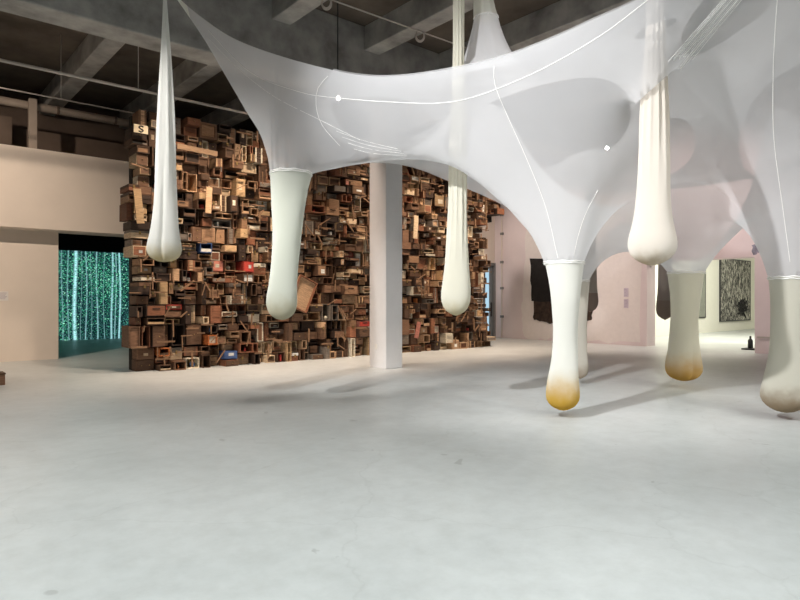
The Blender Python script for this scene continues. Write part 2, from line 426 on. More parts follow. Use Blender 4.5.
ARCHES = [   # the taut lower lines between neighbouring legs
    [P(322, 175, 9.0), P(340, 169, 8.9), P(370, 164, 8.8), P(400, 162, 8.7), P(430, 163, 8.55), P(460, 173, 8.45), P(500, 204, 8.38), P(522, 227, 8.34), P(538, 247, 8.31)],
    [P(591, 244, 8.3), P(604, 225, 8.33), P(618, 210, 8.38), P(636, 198, 8.45), P(660, 186, 8.5), P(690, 180, 8.5), P(715, 184, 8.45), P(735, 202, 8.35), P(750, 228, 8.25), P(762, 254, 8.2)]]

def inside(poly, x, y):
    c = False; j = len(poly)-1
    for i in range(len(poly)):
        xi, yi = poly[i][0], poly[i][1]; xj, yj = poly[j][0], poly[j][1]
        if (yi > y) != (yj > y) and x < (xj-xi)*(y-yi)/(yj-yi)+xi: c = not c
        j = i
    return c

def build_canopy(bound, LEGS, UP, HOLES, ARCHES, openings=(), height=None, bump=None):
    pts = [(p.x, p.y) for p in bound]; fix = {i: p.z for i, p in enumerate(bound)}
    soft = set(); nb = len(pts); edges = [(i, (i+1) % nb) for i in range(nb)]
    for A in ARCHES:
        q = spline(A, 0.07); st = len(pts)
        for i, p in enumerate(q): pts.append((p.x, p.y)); fix[st+i] = p.z; soft.add(st+i)
        edges += [(st+i, st+i+1) for i in range(len(q)-1)]
    c = P(*UP[:3]) if UP else None
    if bump:
        for i in range(40):
            a = 2*PI*i/40; fix[len(pts)] = bump[3]; soft.add(len(pts)); pts.append((bump[0]+bump[2]*math.cos(a), bump[1]+bump[2]*math.sin(a)))
    for i in range(40 if UP else 0):
        a = 2*PI*i/40; fix[len(pts)] = 5.32 + 0.05*math.cos(a); soft.add(len(pts)); pts.append((c.x+0.06+0.46*math.cos(a), c.y+0.40*math.sin(a)))
    for op in openings:
        st = len(pts); pts += [(p.x, p.y) for p in op]; edges += [(st+i, st+(i+1) % len(op)) for i in range(len(op))]
    OP = [[(p.x, p.y) for p in op] for op in openings]
    def in_open(x, y): return any(inside(o_, x, y) for o_ in OP)
    B2 = np.array(pts)
    holes = []
    def farb(x, y, d): return np.min((B2[:, 0]-x)**2+(B2[:, 1]-y)**2) > d*d
    rings = []
    for k, (px, py, Y, r) in list(LEGS.items()) + ([('up', UP)] if UP else []):
        c = P(px, py, Y); rings.append((c.x, c.y, r, c.z))
    for k, (px, Y, r, zz_) in HOLES.items():
        rings.append(((px-400)/F*Y, Y, r, zz_))
    for (x, y, r, z) in rings:
        holes.append((x, y, r)); n = 36; st = len(pts)
        for i in range(n):
            a = 2*PI*i/n; pts.append((x+r*math.cos(a), y+r*math.sin(a)))
            if z is not None: fix[st+i] = z if not isinstance(z, tuple) else z[0] + z[1]*r*math.cos(a)
        edges += [(st+i, st+(i+1) % n) for i in range(n)]
    for (x, y, r, z) in rings:
        for f in ((1.08, 1.18, 1.32, 1.5, 1.75, 2.05, 2.45, 2.95) if isinstance(z, float) else (1.2, 1.45)):
            n = 36
            for i in range(n):
                a = 2*PI*(i+0.5)/n; q = (x+r*f*math.cos(a), y+r*f*math.sin(a))
                if inside(bound, *q) and farb(q[0], q[1], 0.035) and not in_open(*q) and all((q[0]-h[0])**2+(q[1]-h[1])**2 > (h[2]*1.05)**2 for h in holes) \
                   and all(h is hh or (q[0]-h[0])**2+(q[1]-h[1])**2 > (h[2]*3.0)**2 for h in holes for hh in [(x, y, r)] if h != (x, y, r)):
                    pts.append(q)
    s = 0.11; j = 0; y = 5.2
    while y < 13.2:
        x = -4.2 + (s/2 if j % 2 else 0)
        while x < 9.5:
            if inside(bound, x, y) and farb(x, y, 0.06) and not in_open(x, y) and all((x-h[0])**2+(y-h[1])**2 > (h[2]*3.1 if h[2] != 0.2 else h[2]*1.55)**2 for h in holes):
                pts.append((x, y))
            x += s
        y += s*0.866; j += 1
    ov, oe, of, orv, _, _ = delaunay_2d_cdt([Vector(p) for p in pts], edges, [], 0, 1e-5)
    V = np.array([(v.x, v.y) for v in ov]); z = np.full(len(V), np.nan); fixed = np.zeros(len(V), bool); isoft = np.zeros(len(V), bool)
    for i, src in enumerate(orv):
        for sidx in src:
            if sidx in fix: z[i] = fix[sidx]; fixed[i] = True; isoft[i] = sidx in soft
    tris = []
    for f in of:
        cx_, cy_ = V[list(f)].mean(0)
        if inside(bound, cx_, cy_) and not in_open(cx_, cy_) and all((cx_-h[0])**2+(cy_-h[1])**2 > (h[2]*0.985)**2 for h in holes): tris.append(tuple(f))
    T = np.array(tris)
    if height is not None:
        co = []
        for k_, (x_, y_) in enumerate(V):
            if fixed[k_] and not isoft[k_]: co.append(Vector((x_, y_, z[k_]))); continue
            h_ = height.ray_cast(Vector((x_, y_, 20)), Vector((0, 0, -1)))[0] or height.find_nearest(Vector((x_, y_, 4.5)))[0]
            co.append(Vector((x_, y_, h_.z)))
        return co, tris
    # cotangent weights in plan -> harmonic height
    I, J, Wt = [], [], []
    for k in range(3):
        a, b, c = T[:, k], T[:, (k+1) % 3], T[:, (k+2) % 3]
        e1 = V[a]-V[c]; e2 = V[b]-V[c]
        cot = (e1*e2).sum(1)/np.maximum(1e-9, np.abs(e1[:, 0]*e2[:, 1]-e1[:, 1]*e2[:, 0]))
        w_ = np.clip(0.5*cot, 0.01, 20); I += [a, b]; J += [b, a]; Wt += [w_, w_]
    I = np.concatenate(I); J = np.concatenate(J); Wt = np.concatenate(Wt)
    n = len(V); D = np.bincount(I, Wt, n)
    used = np.zeros(n, bool); used[T.ravel()] = True
    free = used & ~fixed
    z0 = np.where(fixed, np.nan_to_num(z), 4.2)
    def L(x): return D*x - np.bincount(I, Wt*x[J], n)
    b = -L(np.where(fixed, z0, 0)); x = np.where(free, 4.2, 0.0)
    r_ = np.where(free, b - L(x), 0); Dm = np.where(D > 0, D, 1); q = r_/Dm; p = q.copy(); rz = (r_*q).sum()
    for it in range(900):
        Ap = np.where(free, L(p), 0); al = rz/max(1e-20, (p*Ap).sum()); x = x + al*p; r_ = r_-al*Ap
        q = r_/Dm; rz2 = (r_*q).sum()
        if rz2 < 1e-12: break
        p = q + rz2/rz*p; rz = rz2
    zz = np.where(fixed, z0, x)
    hard = fixed & ~isoft            # ease the cloth over the taut lines so they do not read as creases
    for it in range(7):
        av = np.bincount(I, Wt*zz[J], n)/Dm
        zz = np.where(hard | ~used, zz, 0.5*zz+0.5*av)
    co = [Vector((V[i, 0], V[i, 1], zz[i])) for i in range(n)]
    return co, tris

CO, TR = build_canopy(bound, LEGS, None, HOLES, ARCHES, bump=(1.3, 9.95, 0.42, 4.75))
# upper layer of the double canopy: higher, tied up to the ceiling once, with large rounded openings
def drop_z(p, d): return Vector((p.x, p.y, p.z+d))
up_near = [p for p in near if proj(p)[0] > 331]
up_rear = spline([Vector((9.0, 8.5, 5.62)), Vector((8.9, 10.5, 4.8)), Vector((8.0, 13.0, 4.3)), Vector((5.2, 13.9, 4.05)), Vector((3.2, 13.6, 4.1)), Vector((1.0, 12.9, 4.25)), Vector((-0.3, 11.3, 4.25)), Vector((-0.88, 9.9, 4.12))])
up_left = spline([Vector((-0.88, 9.9, 4.12)), Vector((-1.17, 9.3, 4.28)), Vector((-1.2, 8.75, 4.45)), drop_z(up_near[0], 0.02)])
up_bound = [drop_z(p, 0.02) for p in up_near[:-1]] + [drop_z(p, 0.02) for p in right[:-1]] + up_rear[:-1] + up_left[:-1]
HU = {'d457': (458, 9.2, 0.2, None), 'd652': (655.2, 6.8, 0.22, (4.62, 0.3))}
CU0, TU0 = build_canopy(up_bound, {}, UP, HU, [])
BU = BVHTree.FromPolygons(CU0, TU0)
OPENINGS = []
for poly in ([(335, 101), (380, 97), (410, 102), (433, 117), (434, 125), (415, 136), (388, 146), (355, 142), (337, 122)],
             [(478, 110), (492, 102), (530, 88), (565, 80), (595, 78), (618, 85), (630, 103), (628, 128), (612, 147), (590, 150), (573, 155), (555, 165), (530, 168), (505, 164), (488, 148)],
             [(662, 121), (680, 118), (692, 128), (695, 143), (689, 160), (672, 174), (655, 180), (640, 176), (636, 155), (645, 132)],
             [(684, 28), (683, 46), (691, 57), (712, 48), (740, 30), (768, 8), (758, -20), (715, -10)],
             [(812, 66), (782, 74), (758, 95), (743, 125), (739, 150), (748, 172), (775, 182), (820, 170), (850, 120), (840, 80)]):
    c = [Vector((x, y, 0)) for x, y in poly]; c = [c[-1]] + c + [c[0], c[1]]; out = []
    for i in range(1, len(c)-2):
        p0, p1, p2, p3 = c[i-1:i+3]
        for k in range(6):
            t = k/6; q = 0.5*((2*p1)+(p2-p0)*t+(2*p0-5*p1+4*p2-p3)*t*t+(3*p1-p0-3*p2+p3)*t**3)
            h = BU.ray_cast(Vector((0, 0, EYE)), Vector(((q.x-400)/F, 1.0, (300-q.y)/F)).normalized())[0]
            if h is not None and (not out or (h-out[-1]).length > 0.03): out.append(h)
    if len(out) > 8: OPENINGS.append(out)
CU, TU = build_canopy(up_bound, {}, UP, HU, [], OPENINGS, BU)
BV = BVHTree.FromPolygons(CO, TR)
M_net = fabric('sheer_stretch_net', (0.90, 0.90, 0.91), 0.34, 0.45)
M_sleeve = fabric('cotton_sleeve', (0.86, 0.86, 0.79), 0.04, 0.35)
M_seam = plain('seam_thread', (0.92, 0.91, 0.88), 0.7)

root = empty('canopy_sculpture', (1.5, 8.5, 0))
tag(root, 'huge sheer white stretched fabric canopy with five weighted legs reaching toward the floor', 'sculpture')
RI = Matrix.Translation((-1.5, -8.5, 0))
def part_from(tris, name, mat, CO=CO):
    ids = sorted({i for t in tris for i in t}); mp = {i: k for k, i in enumerate(ids)}
    me = bpy.data.meshes.new(name)
    me.from_pydata([RI @ CO[i] for i in ids], [], [tuple(mp[i] for i in t) for t in tris])
    for p in me.polygons: p.use_smooth = True
    me.materials.append(mat); o = bpy.data.objects.new(name, me); COL.objects.link(o); o.parent = root
    return o
apex = near[0]
tip = [t for t in TR if all((CO[i]-apex).length < 1.25 for i in t)]
tips = set(tip)
part_from([t for t in TR if t not in tips], 'net_canopy', M_net)
part_from(tip, 'corner_sleeve', M_sleeve)
part_from([t for t in TU if True], 'upper_net', M_net, CU)

def seam(pix, name='seam', r=0.0042):
    pts = []
    c = [Vector((x, y, 0)) for x, y in pix]
    for q in spline(c, 6):
        d = Vector(((q.x-400)/F, 1.0, (300-q.y)/F)).normalized()
        h, nrm, _, _ = BV.ray_cast(Vector((0, 0, EYE)), d)
        if h is not None and all((h.x-(u[0]-400)/F*u[1])**2+(h.y-u[1])**2 > (u[2]+0.06)**2 for u in HOLES.values()) and (not pts or (RI @ h - pts[-1]).length < 0.4): pts.append(RI @ h)
    if len(pts) > 3:
        bm = bmesh.new(); tube(bm, pts, r, 6); obj(name, bm, M_seam, root, True)
seam([(208, 30), (250, 72), (300, 92), (338, 98), (390, 102), (440, 103), (480, 95), (540, 70), (600, 36), (640, 6), (655, -6)])
seam([(208, 38), (240, 70), (275, 97), (318, 119), (360, 140)], r=0.003)
seam([(328, 76), (318, 88), (316, 105), (322, 125), (340, 146)])
seam([(494, 66), (495, 85), (507, 115), (525, 155), (545, 205), (556, 250), (558, 258)])
seam([(778, -10), (775, 30), (773, 80), (774, 140), (783, 210), (790, 262)])
seam([(598, 190), (585, 215), (577, 240), (574, 256)], r=0.004)

for k in range(11):
    f = k/10; seam([(634+58*f, 104-44*f), (668+50*f, 62-34*f), (712+36*f, 12-20*f), (738+30*f, -18-14*f)], 'fold_crease', 0.0025 + 0.002*((k*7) % 3))
for k in range(4):
    seam([(336+6*k, 131+6*k), (365+3*k, 141+4.2*k), (398+3*k, 149+2.2*k)], 'fold_crease', 0.0025)

def ring_verts(c, r, tilt=None, n=36): return [c + Vector((math.cos(2*PI*i/n)*r, math.sin(2*PI*i/n)*r, 0)) for i in range(n)]

def lathe(bm, prof, n=40, pleat=None, lobes=None, wob=0.0, seed=0, cap=True):
    """prof: list of (centre Vector, radius). pleat(i,theta)->factor"""
    rings = []
    rs = random.Random(seed); ph = [rs.uniform(0, 6.28) for _ in range(6)]
    for i, (c, r) in enumerate(prof):
        ring = []
        for k in range(n):
            a = 2*PI*k/n; rr = r
            if pleat: rr *= pleat(c.z, a)
            if wob: rr *= 1 + wob*(math.sin(2*a+ph[0]+c.z*3)+0.6*math.sin(3*a+ph[1]-c.z*5))*0.5
            dz = 0
            if lobes and c.z < lobes[1]:
                f = min(1, (lobes[1]-c.z)/max(1e-3, lobes[2])); g = abs(math.cos(a-lobes[0]))**2
                rr *= 1 - 0.30*f*math.exp(-(g/0.03)) ; dz = 0
            ring.append(bm.verts.new(c + Vector((math.cos(a)*rr, math.sin(a)*rr, dz))))
        rings.append(ring)
    for a, b in zip(rings, rings[1:]):
        for k in range(n): bm.faces.new((a[k], a[(k+1) % n], b[(k+1) % n], b[k]))
    if cap: bm.faces.new(rings[-1])
    return rings

def dense(prof, m=5):
    """smooth interpolation of (px, py, halfwidth) rows"""
    c = spline([Vector(p) for p in prof], 4.0)
    return c

def px_profile(rows, Y):
    out = []
    for q in dense(rows):
        p = P(q.x, q.y, Y); out.append((p, max(0.004, q.z)*Y/F))
    return out

def leg(rows, Y, mat_args, ring, lobes=None, seed=0):
    prof = px_profile(rows, Y)
    base = prof[-1][0]
    mat = fabric('leg_sleeve', *mat_args)
    bm = bmesh.new(); loc = [(p-Vector((base.x, base.y, base.z)), r) for p, r in prof]
    lathe(bm, loc, wob=0.05, lobes=lobes, seed=seed)
    o = obj('leg', bm, mat, root, True); o.location = RI @ base
    bm = bmesh.new(); c = prof[0][0]-base; r = ring
    for j in range(2):
        pts = [c + Vector((math.cos(a)*(r+0.004), math.sin(a)*(r+0.004), -0.025*j + 0.006*math.sin(9*a+j))) for a in [2*PI*i/36 for i in range(37)]]
        tube(bm, pts, 0.009, 6, False)
    obj('stitched_hem', bm, M_seam, o, True)
    return o

WHT = (0.88, 0.88, 0.83)
leg([(291, 173, 20.5), (290, 182, 19), (289, 195, 17.5), (287.5, 230, 15), (285, 260, 13.8), (283, 283, 13.8), (282, 297, 14.8), (282, 306, 14.6), (282, 314, 11.5), (282, 318.5, 6), (282, 320, 0.3)], 9.05,
    ((0.80, 0.82, 0.75), 0.02, 0.35, ((0.60, 0.56, 0.42), 0.02, 0.45)), 0.305, seed=1)
leg([(564, 262, 19.5), (565, 280, 16.5), (565.5, 300, 14), (565.5, 325, 12), (565, 345, 11.8), (564, 365, 13), (563, 380, 15), (563, 392, 16.4), (563, 400, 15.8), (563, 406, 11.5), (563, 409.5, 5), (563, 410.5, 0.3)], 8.3,
    (WHT, 0.02, 0.35, ((0.62, 0.40, 0.07), 0.10, 0.62)), 0.265, seed=2)
leg([(686, 272, 17), (685.5, 290, 15), (684.5, 315, 13.2), (684, 335, 13.4), (684, 350, 14.6), (683.5, 362, 16.4), (683.5, 371, 16.6), (683.5, 377, 12.5), (683.5, 380, 6), (683.5, 381, 0.3)], 11.1,
    ((0.82, 0.80, 0.68), 0.02, 0.35, ((0.66, 0.42, 0.12), 0.06, 0.60)), 0.31, lobes=(PI*0.11, 0.85, 0.5), seed=3)
leg([(789, 277, 18), (788.5, 300, 16), (788, 325, 15.3), (787.5, 350, 16), (786.5, 370, 18), (785.5, 388, 20.6), (785, 398, 20.8), (785, 406, 16), (785, 411, 8), (785, 412.5, 0.3)], 8.1,
    ((0.74, 0.72, 0.63), 0.02, 0.35, ((0.36, 0.28, 0.19), 0.10, 0.42)), 0.24, seed=4)
leg([(579, 280, 10), (579, 300, 8.6), (579, 325, 7.6), (579.5, 350, 7.4), (580, 362, 8), (580, 371, 8), (580, 376, 5.5), (580, 379, 0.3)], 11.6,
    ((0.72, 0.69, 0.62), 0.02, 0.35, ((0.45, 0.38, 0.30), 0.02, 0.4)), 0.19, seed=5)
# upward sleeve that ties the canopy to the ceiling
c = P(*UP[:3]); bm = bmesh.new()
lathe(bm, [(c-Vector((0, 0, 0)), 0.19), (c+Vector((-.02, 0, .12)), 0.172), (c+Vector((-.05, 0, .4)), 0.14), (c+Vector((-.09, 0, .9)), 0.09), (c+Vector((-.12, 0, CZ-c.z)), 0.03)], 32,
      pleat=lambda z, a: 1+0.05*math.sin(9*a))
for v in bm.verts: v.co = RI @ v.co
o = obj('ceiling_sleeve', bm, M_sleeve, root, True)
bm = bmesh.new(); tube(bm, [RI @ (c+Vector((math.cos(a)*0.194, math.sin(a)*0.194, 0.004*math.sin(7*a)))) for a in [2*PI*i/36 for i in range(37)]], 0.010, 6, False)
obj('stitched_hem', bm, M_seam, o, True)
bm = bmesh.new(); tube(bm, [RI @ near[0], RI @ Vector((near[0].x-0.25, near[0].y+0.1, CZ))], 0.02, 8)
tube(bm, [RI @ near[-1], RI @ Vector((near[-1].x+0.5, near[-1].y-0.3, CZ))], 0.02, 8); tube(bm, [RI @ right[-1], RI @ Vector((9.8, 8.6, CZ))], 0.02, 8)
obj('tie_rope', bm, M_seam, root, True)

# ------------------------------------------------------------------ pleated drops hung from the ceiling
def drop(rows, Y, args, label, npl=9, amp=0.10, z_plain=0.6, bulb_z=0.45, lobes=None, seed=0, bulb_args=None):
    prof = px_profile(rows, Y); base = prof[-1][0].copy()
    e = empty('hanging_drop', base)
    loc = [(p-base, r) for p, r in prof]
    def pleat(z, a):
        f = min(1, max(0, (z-z_plain)/1.2))
        return 1 + amp*f*(math.sin(npl*a+seed)+0.35*math.sin((npl*2+1)*a+2*seed))
    up = [q for q in loc if q[0].z >= bulb_z]; lo = [q for q in loc if q[0].z <= bulb_z]
    mid = ((up[-1][0]+lo[0][0])/2, (up[-1][1]+lo[0][1])/2)
    bm = bmesh.new(); lathe(bm, up+[mid], 96, pleat=pleat, lobes=lobes, wob=0.05, seed=seed, cap=False)
    obj('sleeve', bm, fabric('drop_sleeve', *args), e, True)
    bm = bmesh.new(); lathe(bm, [mid]+lo, 96, pleat=pleat, lobes=lobes, wob=0.05, seed=seed)
    obj('weighted_foot', bm, fabric('drop_foot', *(bulb_args or args)), e, True)
    tag(e, label, 'hanging sculpture', 'pleated fabric drops hung from the ceiling')
    return e

def topY(Y): return 300-(CZ-EYE)/Y*F
drop([(161, topY(8.5), 1), (164, -40, 1.2), (165, 0, 1.8), (165.5, 30, 3.3), (166, 60, 5.0), (166, 100, 7), (166, 150, 9.2), (165.5, 200, 11.2), (165, 228, 13.2), (164.5, 242, 15.5), (164.5, 250, 16.3), (164.5, 257, 13.5), (164.5, 261, 7), (164.5, 262, 0.3)], 8.5,
     ((0.87, 0.87, 0.84), 0.02, 0.35), 'slim white pleated fabric drop with cleft foot hanging alone before the boxes', 6, 0.10, 0.7, 0.32, lobes=(PI*0.04, 1.7, 1.0), seed=1,
     bulb_args=((0.86, 0.86, 0.82), 0.02, 0.35, ((0.60, 0.50, 0.28), -0.02, 0.28)))
drop([(458, topY(9.2), 4.6), (458.5, 0, 5), (458.5, 70, 5.6), (458, 120, 7), (457.5, 165, 8.2), (457.5, 200, 8.8), (457, 235, 10), (456.5, 265, 11.8), (456.3, 285, 13.8), (456, 297, 14.6), (456, 305, 13.2), (456, 311, 9.5), (456, 314.5, 4), (456, 315.5, 0.3)], 9.2,
     ((0.86, 0.84, 0.74), 0.02, 0.35), 'cream pleated fabric drop hanging just right of the white column', 11, 0.11, 0.7, 0.33, seed=2,
     bulb_args=((0.86, 0.84, 0.74), 0.02, 0.35, ((0.62, 0.55, 0.36), -0.05, 0.3)))
drop([(656, topY(6.8), 7), (655.5, 0, 8), (655, 60, 9.6), (654.5, 90, 11.8), (654.3, 120, 13.6), (654, 150, 14.6), (653.5, 185, 15.6), (653, 210, 17), (652.5, 226, 19.4), (652, 238, 22), (652, 247, 22.4), (652, 255, 19.5), (652, 261, 13), (652, 264.5, 6), (652, 265.5, 0.3)], 6.8,
     ((0.89, 0.84, 0.77), 0.02, 0.35), 'thickest cream fabric drop piercing the canopy, bulging foot at eye level', 12, 0.10, 0.75, 0.45, seed=3,
     bulb_args=((0.89, 0.84, 0.77), 0.02, 0.35, ((0.52, 0.42, 0.28), -0.06, 0.2)))
drop([(588, topY(16), 2), (589, 120, 3.6), (589.5, 200, 4.8), (590, 250, 6), (590, 285, 6.6), (590, 298, 7.8), (590, 304, 7.6), (590, 309, 5.4), (590, 312, 0.3)], 16,
     ((0.60, 0.54, 0.48), 0.02, 0.3), 'dim brown fabric drop hanging far back in front of the black wall hanging', 7, 0.05, 0.9, 0.45, seed=4,
     bulb_args=((0.42, 0.33, 0.28), 0.0, 0.3))
drop([(663, topY(15), 2), (664, 120, 4), (664.5, 200, 5), (665, 250, 6), (665, 285, 6.6), (665, 302, 8.2), (665, 310, 8.6), (665, 316, 6.5), (665, 320, 0.3)], 15,
     ((0.52, 0.45, 0.40), 0.02, 0.3), 'dim grey brown fabric drop hanging low behind the thickest cream drop', 7, 0.05, 0.9, 0.45, seed=5,
     bulb_args=((0.44, 0.36, 0.30), 0.0, 0.3))

# ------------------------------------------------------------------ wall of boxes
WOODS = [('charcoal brown', (0.06, 0.038, 0.028)), ('dark brown', (0.12, 0.068, 0.042)), ('umber', (0.20, 0.11, 0.066)), ('reddish brown', (0.26, 0.11, 0.06)),
         ('mid brown', (0.32, 0.185, 0.105)), ('tan', (0.50, 0.32, 0.19)), ('honey coloured', (0.50, 0.33, 0.18)), ('pale straw', (0.66, 0.50, 0.33)), ('greyish brown', (0.22, 0.18, 0.145)),
         ('cream painted', (0.74, 0.66, 0.52))]
WEIGHTS = [20, 24, 20, 11, 16, 11, 7, 6, 9, 4]
ACCENT = {'red painted': (0.42, 0.055, 0.04), 'orange painted': (0.62, 0.19, 0.06), 'blue painted': (0.08, 0.14, 0.32), 'white painted': (0.80, 0.77, 0.72), 'dusty pink': (0.50, 0.20, 0.15), 'sea green painted': (0.14, 0.26, 0.24)}
WM = {n: wood('wood_'+n.replace(' ', '_'), c) for n, c in WOODS}
WM.update({n: wood('paint_'+n.replace(' ', '_'), c, 0.5) for n, c in ACCENT.items()})
M_knob = plain('old_brass', (0.35, 0.24, 0.10), 0.4, metal=0.8)

ORD = 'zeroth first second third fourth fifth sixth seventh eighth ninth tenth eleventh twelfth thirteenth fourteenth fifteenth sixteenth seventeenth eighteenth nineteenth twentieth'.split()
TENS = {2: 'twenty', 3: 'thirty', 4: 'forty'}
def ordinal(n):
    if n <= 20: return ORD[n]
    return {30: 'thirtieth', 40: 'fortieth'}.get(n) or TENS[n//10]+'-'+ORD[n % 10]

CANOPY_POLY = [(178, 0), (203, 40), (230, 85), (255, 125), (268, 168), (310, 178), (330, 171), (360, 166), (404, 166), (448, 182), (510, 212), (520, 0)]
rnd = random.Random(23)

def pick(): return rnd.choices([n for n, _ in WOODS], WEIGHTS)[0]

def open_box(e, w, h, dp, c1, c2):
    t = rnd.uniform(0.014, 0.024); bm = bmesh.new()
    bx(bm, -w/2, w/2, 0, dp, 0, t); bx(bm, -w/2, w/2, 0, dp, h-t, h); bx(bm, -w/2, -w/2+t, 0, dp, t, h-t); bx(bm, w/2-t, w/2, 0, dp, t, h-t); bx(bm, -w/2+t, w/2-t, dp-t, dp, t, h-t)
    obj('carcass', bm, WM[c1], e)
    q = rnd.random()
    if q < 0.3 and w > 0.3:
        bm = bmesh.new(); x = rnd.uniform(-0.2, 0.2)*w; bx(bm, x-0.008, x+0.008, 0.02, dp-t, t, h-t); obj('divider', bm, WM[c2], e)
    elif q < 0.5 and h > 0.28:
        bm = bmesh.new(); z = rnd.uniform(0.35, 0.65)*h; bx(bm, -w/2+t, w/2-t, 0.02, dp-t, z, z+0.015); obj('shelf', bm, WM[c2], e)
    elif q < 0.62:
        bm = bmesh.new(); bx(bm, -w/2+t, w/2-t, 0.0, 0.012, t, h*0.42); obj('lower_front', bm, WM[c2], e)
    return t

def drawer_box(e, w, h, dp, c1, c2):
    bm = bmesh.new(); bx(bm, -w/2, w/2, 0.018, dp, 0, h); obj('carcass', bm, WM[c1], e)
    n = 2 if h > 0.32 and rnd.random() < 0.6 else 1
    for i in range(n):
        z0 = 0.01 + i*(h-0.01)/n; z1 = (i+1)*(h-0.01)/n
        bm = bmesh.new(); bx(bm, -w/2+0.012, w/2-0.012, -0.004, 0.018, z0, z1)
        f = obj('drawer', bm, WM[c2], e)
        zc = (z0+z1)/2
        for x in ((-w*0.22, w*0.22) if w > 0.38 else (0,)):
            bm = bmesh.new()
            bmesh.ops.create_icosphere(bm, subdivisions=1, radius=0.016, matrix=Matrix.Translation((x, -0.018, zc)))
            obj('knob', bm, M_knob, f, True)

def chest(e, w, h, dp, c1, c2):
    lz = h*rnd.uniform(0.62, 0.8)
    bm = bmesh.new(); bx(bm, -w/2, w/2, 0.01, dp, 0, lz-0.006); obj('body', bm, WM[c1], e)
    bm = bmesh.new(); bx(bm, -w/2, w/2, 0.0, dp, lz, h); obj('lid', bm, WM[c2], e)
    bm = bmesh.new(); bx(bm, -0.022, 0.022, -0.008, 0.010, lz-0.045, lz+0.03); obj('latch', bm, M_knob, e)

def slat_crate(e, w, h, dp, c1, c2):
    bm = bmesh.new(); bx(bm, -w/2+0.01, w/2-0.01, 0.03, dp, 0, h)
    obj('body', bm, WM[c1], e)
    n = max(2, int(h/0.11)); bm = bmesh.new(); 
    for i in range(n):
        z0 = i*h/n+0.006; bx(bm, -w/2, w/2, 0.004, 0.022, z0, (i+1)*h/n-0.006)
    obj('slat_front', bm, WM[c2], e)
    for x in (-w/2+0.02, w/2-0.02):
        bm = bmesh.new(); bx(bm, x-0.018, x+0.018, -0.008, 0.004, 0.004, h-0.004); obj('batten', bm, WM[c1], e)

def framed_panel(e, w, h, dp, c1, c2):
    f = min(w, h)*0.14; bm = bmesh.new()
    bx(bm, -w/2, w/2, 0, dp, 0, f); bx(bm, -w/2, w/2, 0, dp, h-f, h); bx(bm, -w/2, -w/2+f, 0, dp, f, h-f); bx(bm, w/2-f, w/2, 0, dp, f, h-f)
    obj('frame', bm, WM[c1], e)
    bm = bmesh.new(); bx(bm, -w/2+f, w/2-f, 0.03, 0.05, f, h-f); obj('panel', bm, WM[c2], e)

def plain_box(e, w, h, dp, c1, c2):
    bm = bmesh.new(); bx(bm, -w/2, w/2, 0.008, dp, 0, h); obj('body', bm, WM[c1], e)
    bm = bmesh.new(); bx(bm, -w/2+0.02, w/2-0.02, 0, 0.008, 0.02, h-0.02); obj('front_panel', bm, WM[c2], e)
    q = rnd.random()
    if q < 0.35:
        bm = bmesh.new(); x = rnd.uniform(-0.12, 0.12)*w; z = h*rnd.uniform(0.4, 0.6); lw, lh = w*rnd.uniform(0.12, 0.24), h*rnd.uniform(0.1, 0.2)
        bx(bm, x-lw, x+lw, -0.003, 0, z-lh, z+lh); obj('paper_label', bm, WM[rnd.choice(['cream painted', 'pale straw', 'white painted'])], e)
    elif q < 0.6:
        bm = bmesh.new(); bx(bm, -w*0.2, w*0.2, -0.012, 0, h*0.62, h*0.62+0.022); obj('pull', bm, WM['charcoal brown'], e)

KINDS = [('open_box', open_box, 'open box', 40), ('drawer_unit', drawer_box, 'drawer unit', 20), ('lidded_chest', chest, 'lidded chest', 12), ('slatted_crate', slat_crate, 'slatted crate', 14),
         ('framed_panel', framed_panel, 'framed panel', 12), ('closed_box', plain_box, 'closed box', 18)]
KD = {k[0]: k for k in KINDS}

SPECIAL = [  # pixel, kind, main colour, second colour
    (141, 126, 'closed_box', 'charcoal brown', 'cream painted'), (139, 205, 'closed_box', 'honey coloured', 'honey coloured'), (200, 195, 'closed_box', 'tan', 'honey coloured'),
    (232, 355, 'closed_box', 'blue painted', 'blue painted'), (208, 338, 'framed_panel', 'orange painted', 'cream painted'), (290, 352, 'lidded_chest', 'reddish brown', 'white painted'),
    (165, 348, 'open_box', 'orange painted', 'dark brown'), (222, 262, 'closed_box', 'dusty pink', 'dusty pink'), (245, 270, 'closed_box', 'red painted', 'red painted'), (352, 250, 'closed_box', 'red painted', 'dusty pink'),
    (360, 257, 'closed_box', 'cream painted', 'white painted'), (247, 228, 'closed_box', 'pale straw', 'cream painted'), (412, 182, 'framed_panel', 'honey coloured', 'white painted'), (424, 222, 'closed_box', 'pale straw', 'cream painted'),
    (433, 325, 'closed_box', 'dusty pink', 'cream painted'), (404, 172, 'closed_box', 'red painted', 'red painted'), (210, 250, 'open_box', 'blue painted', 'white painted'), (185, 275, 'open_box', 'red painted', 'white painted'),
    (168, 308, 'closed_box', 'red painted', 'dark brown'), (360, 320, 'closed_box', 'dusty pink', 'red painted'), (330, 240, 'closed_box', 'pale straw', 'cream painted'), (210, 300, 'closed_box', 'tan', 'pale straw'),
    (145, 270, 'closed_box', 'tan', 'honey coloured'), (177, 270, 'closed_box', 'tan', 'tan'), (345, 185, 'closed_box', 'reddish brown', 'dusty pink'), (240, 285, 'framed_panel', 'dark brown', 'white painted')]

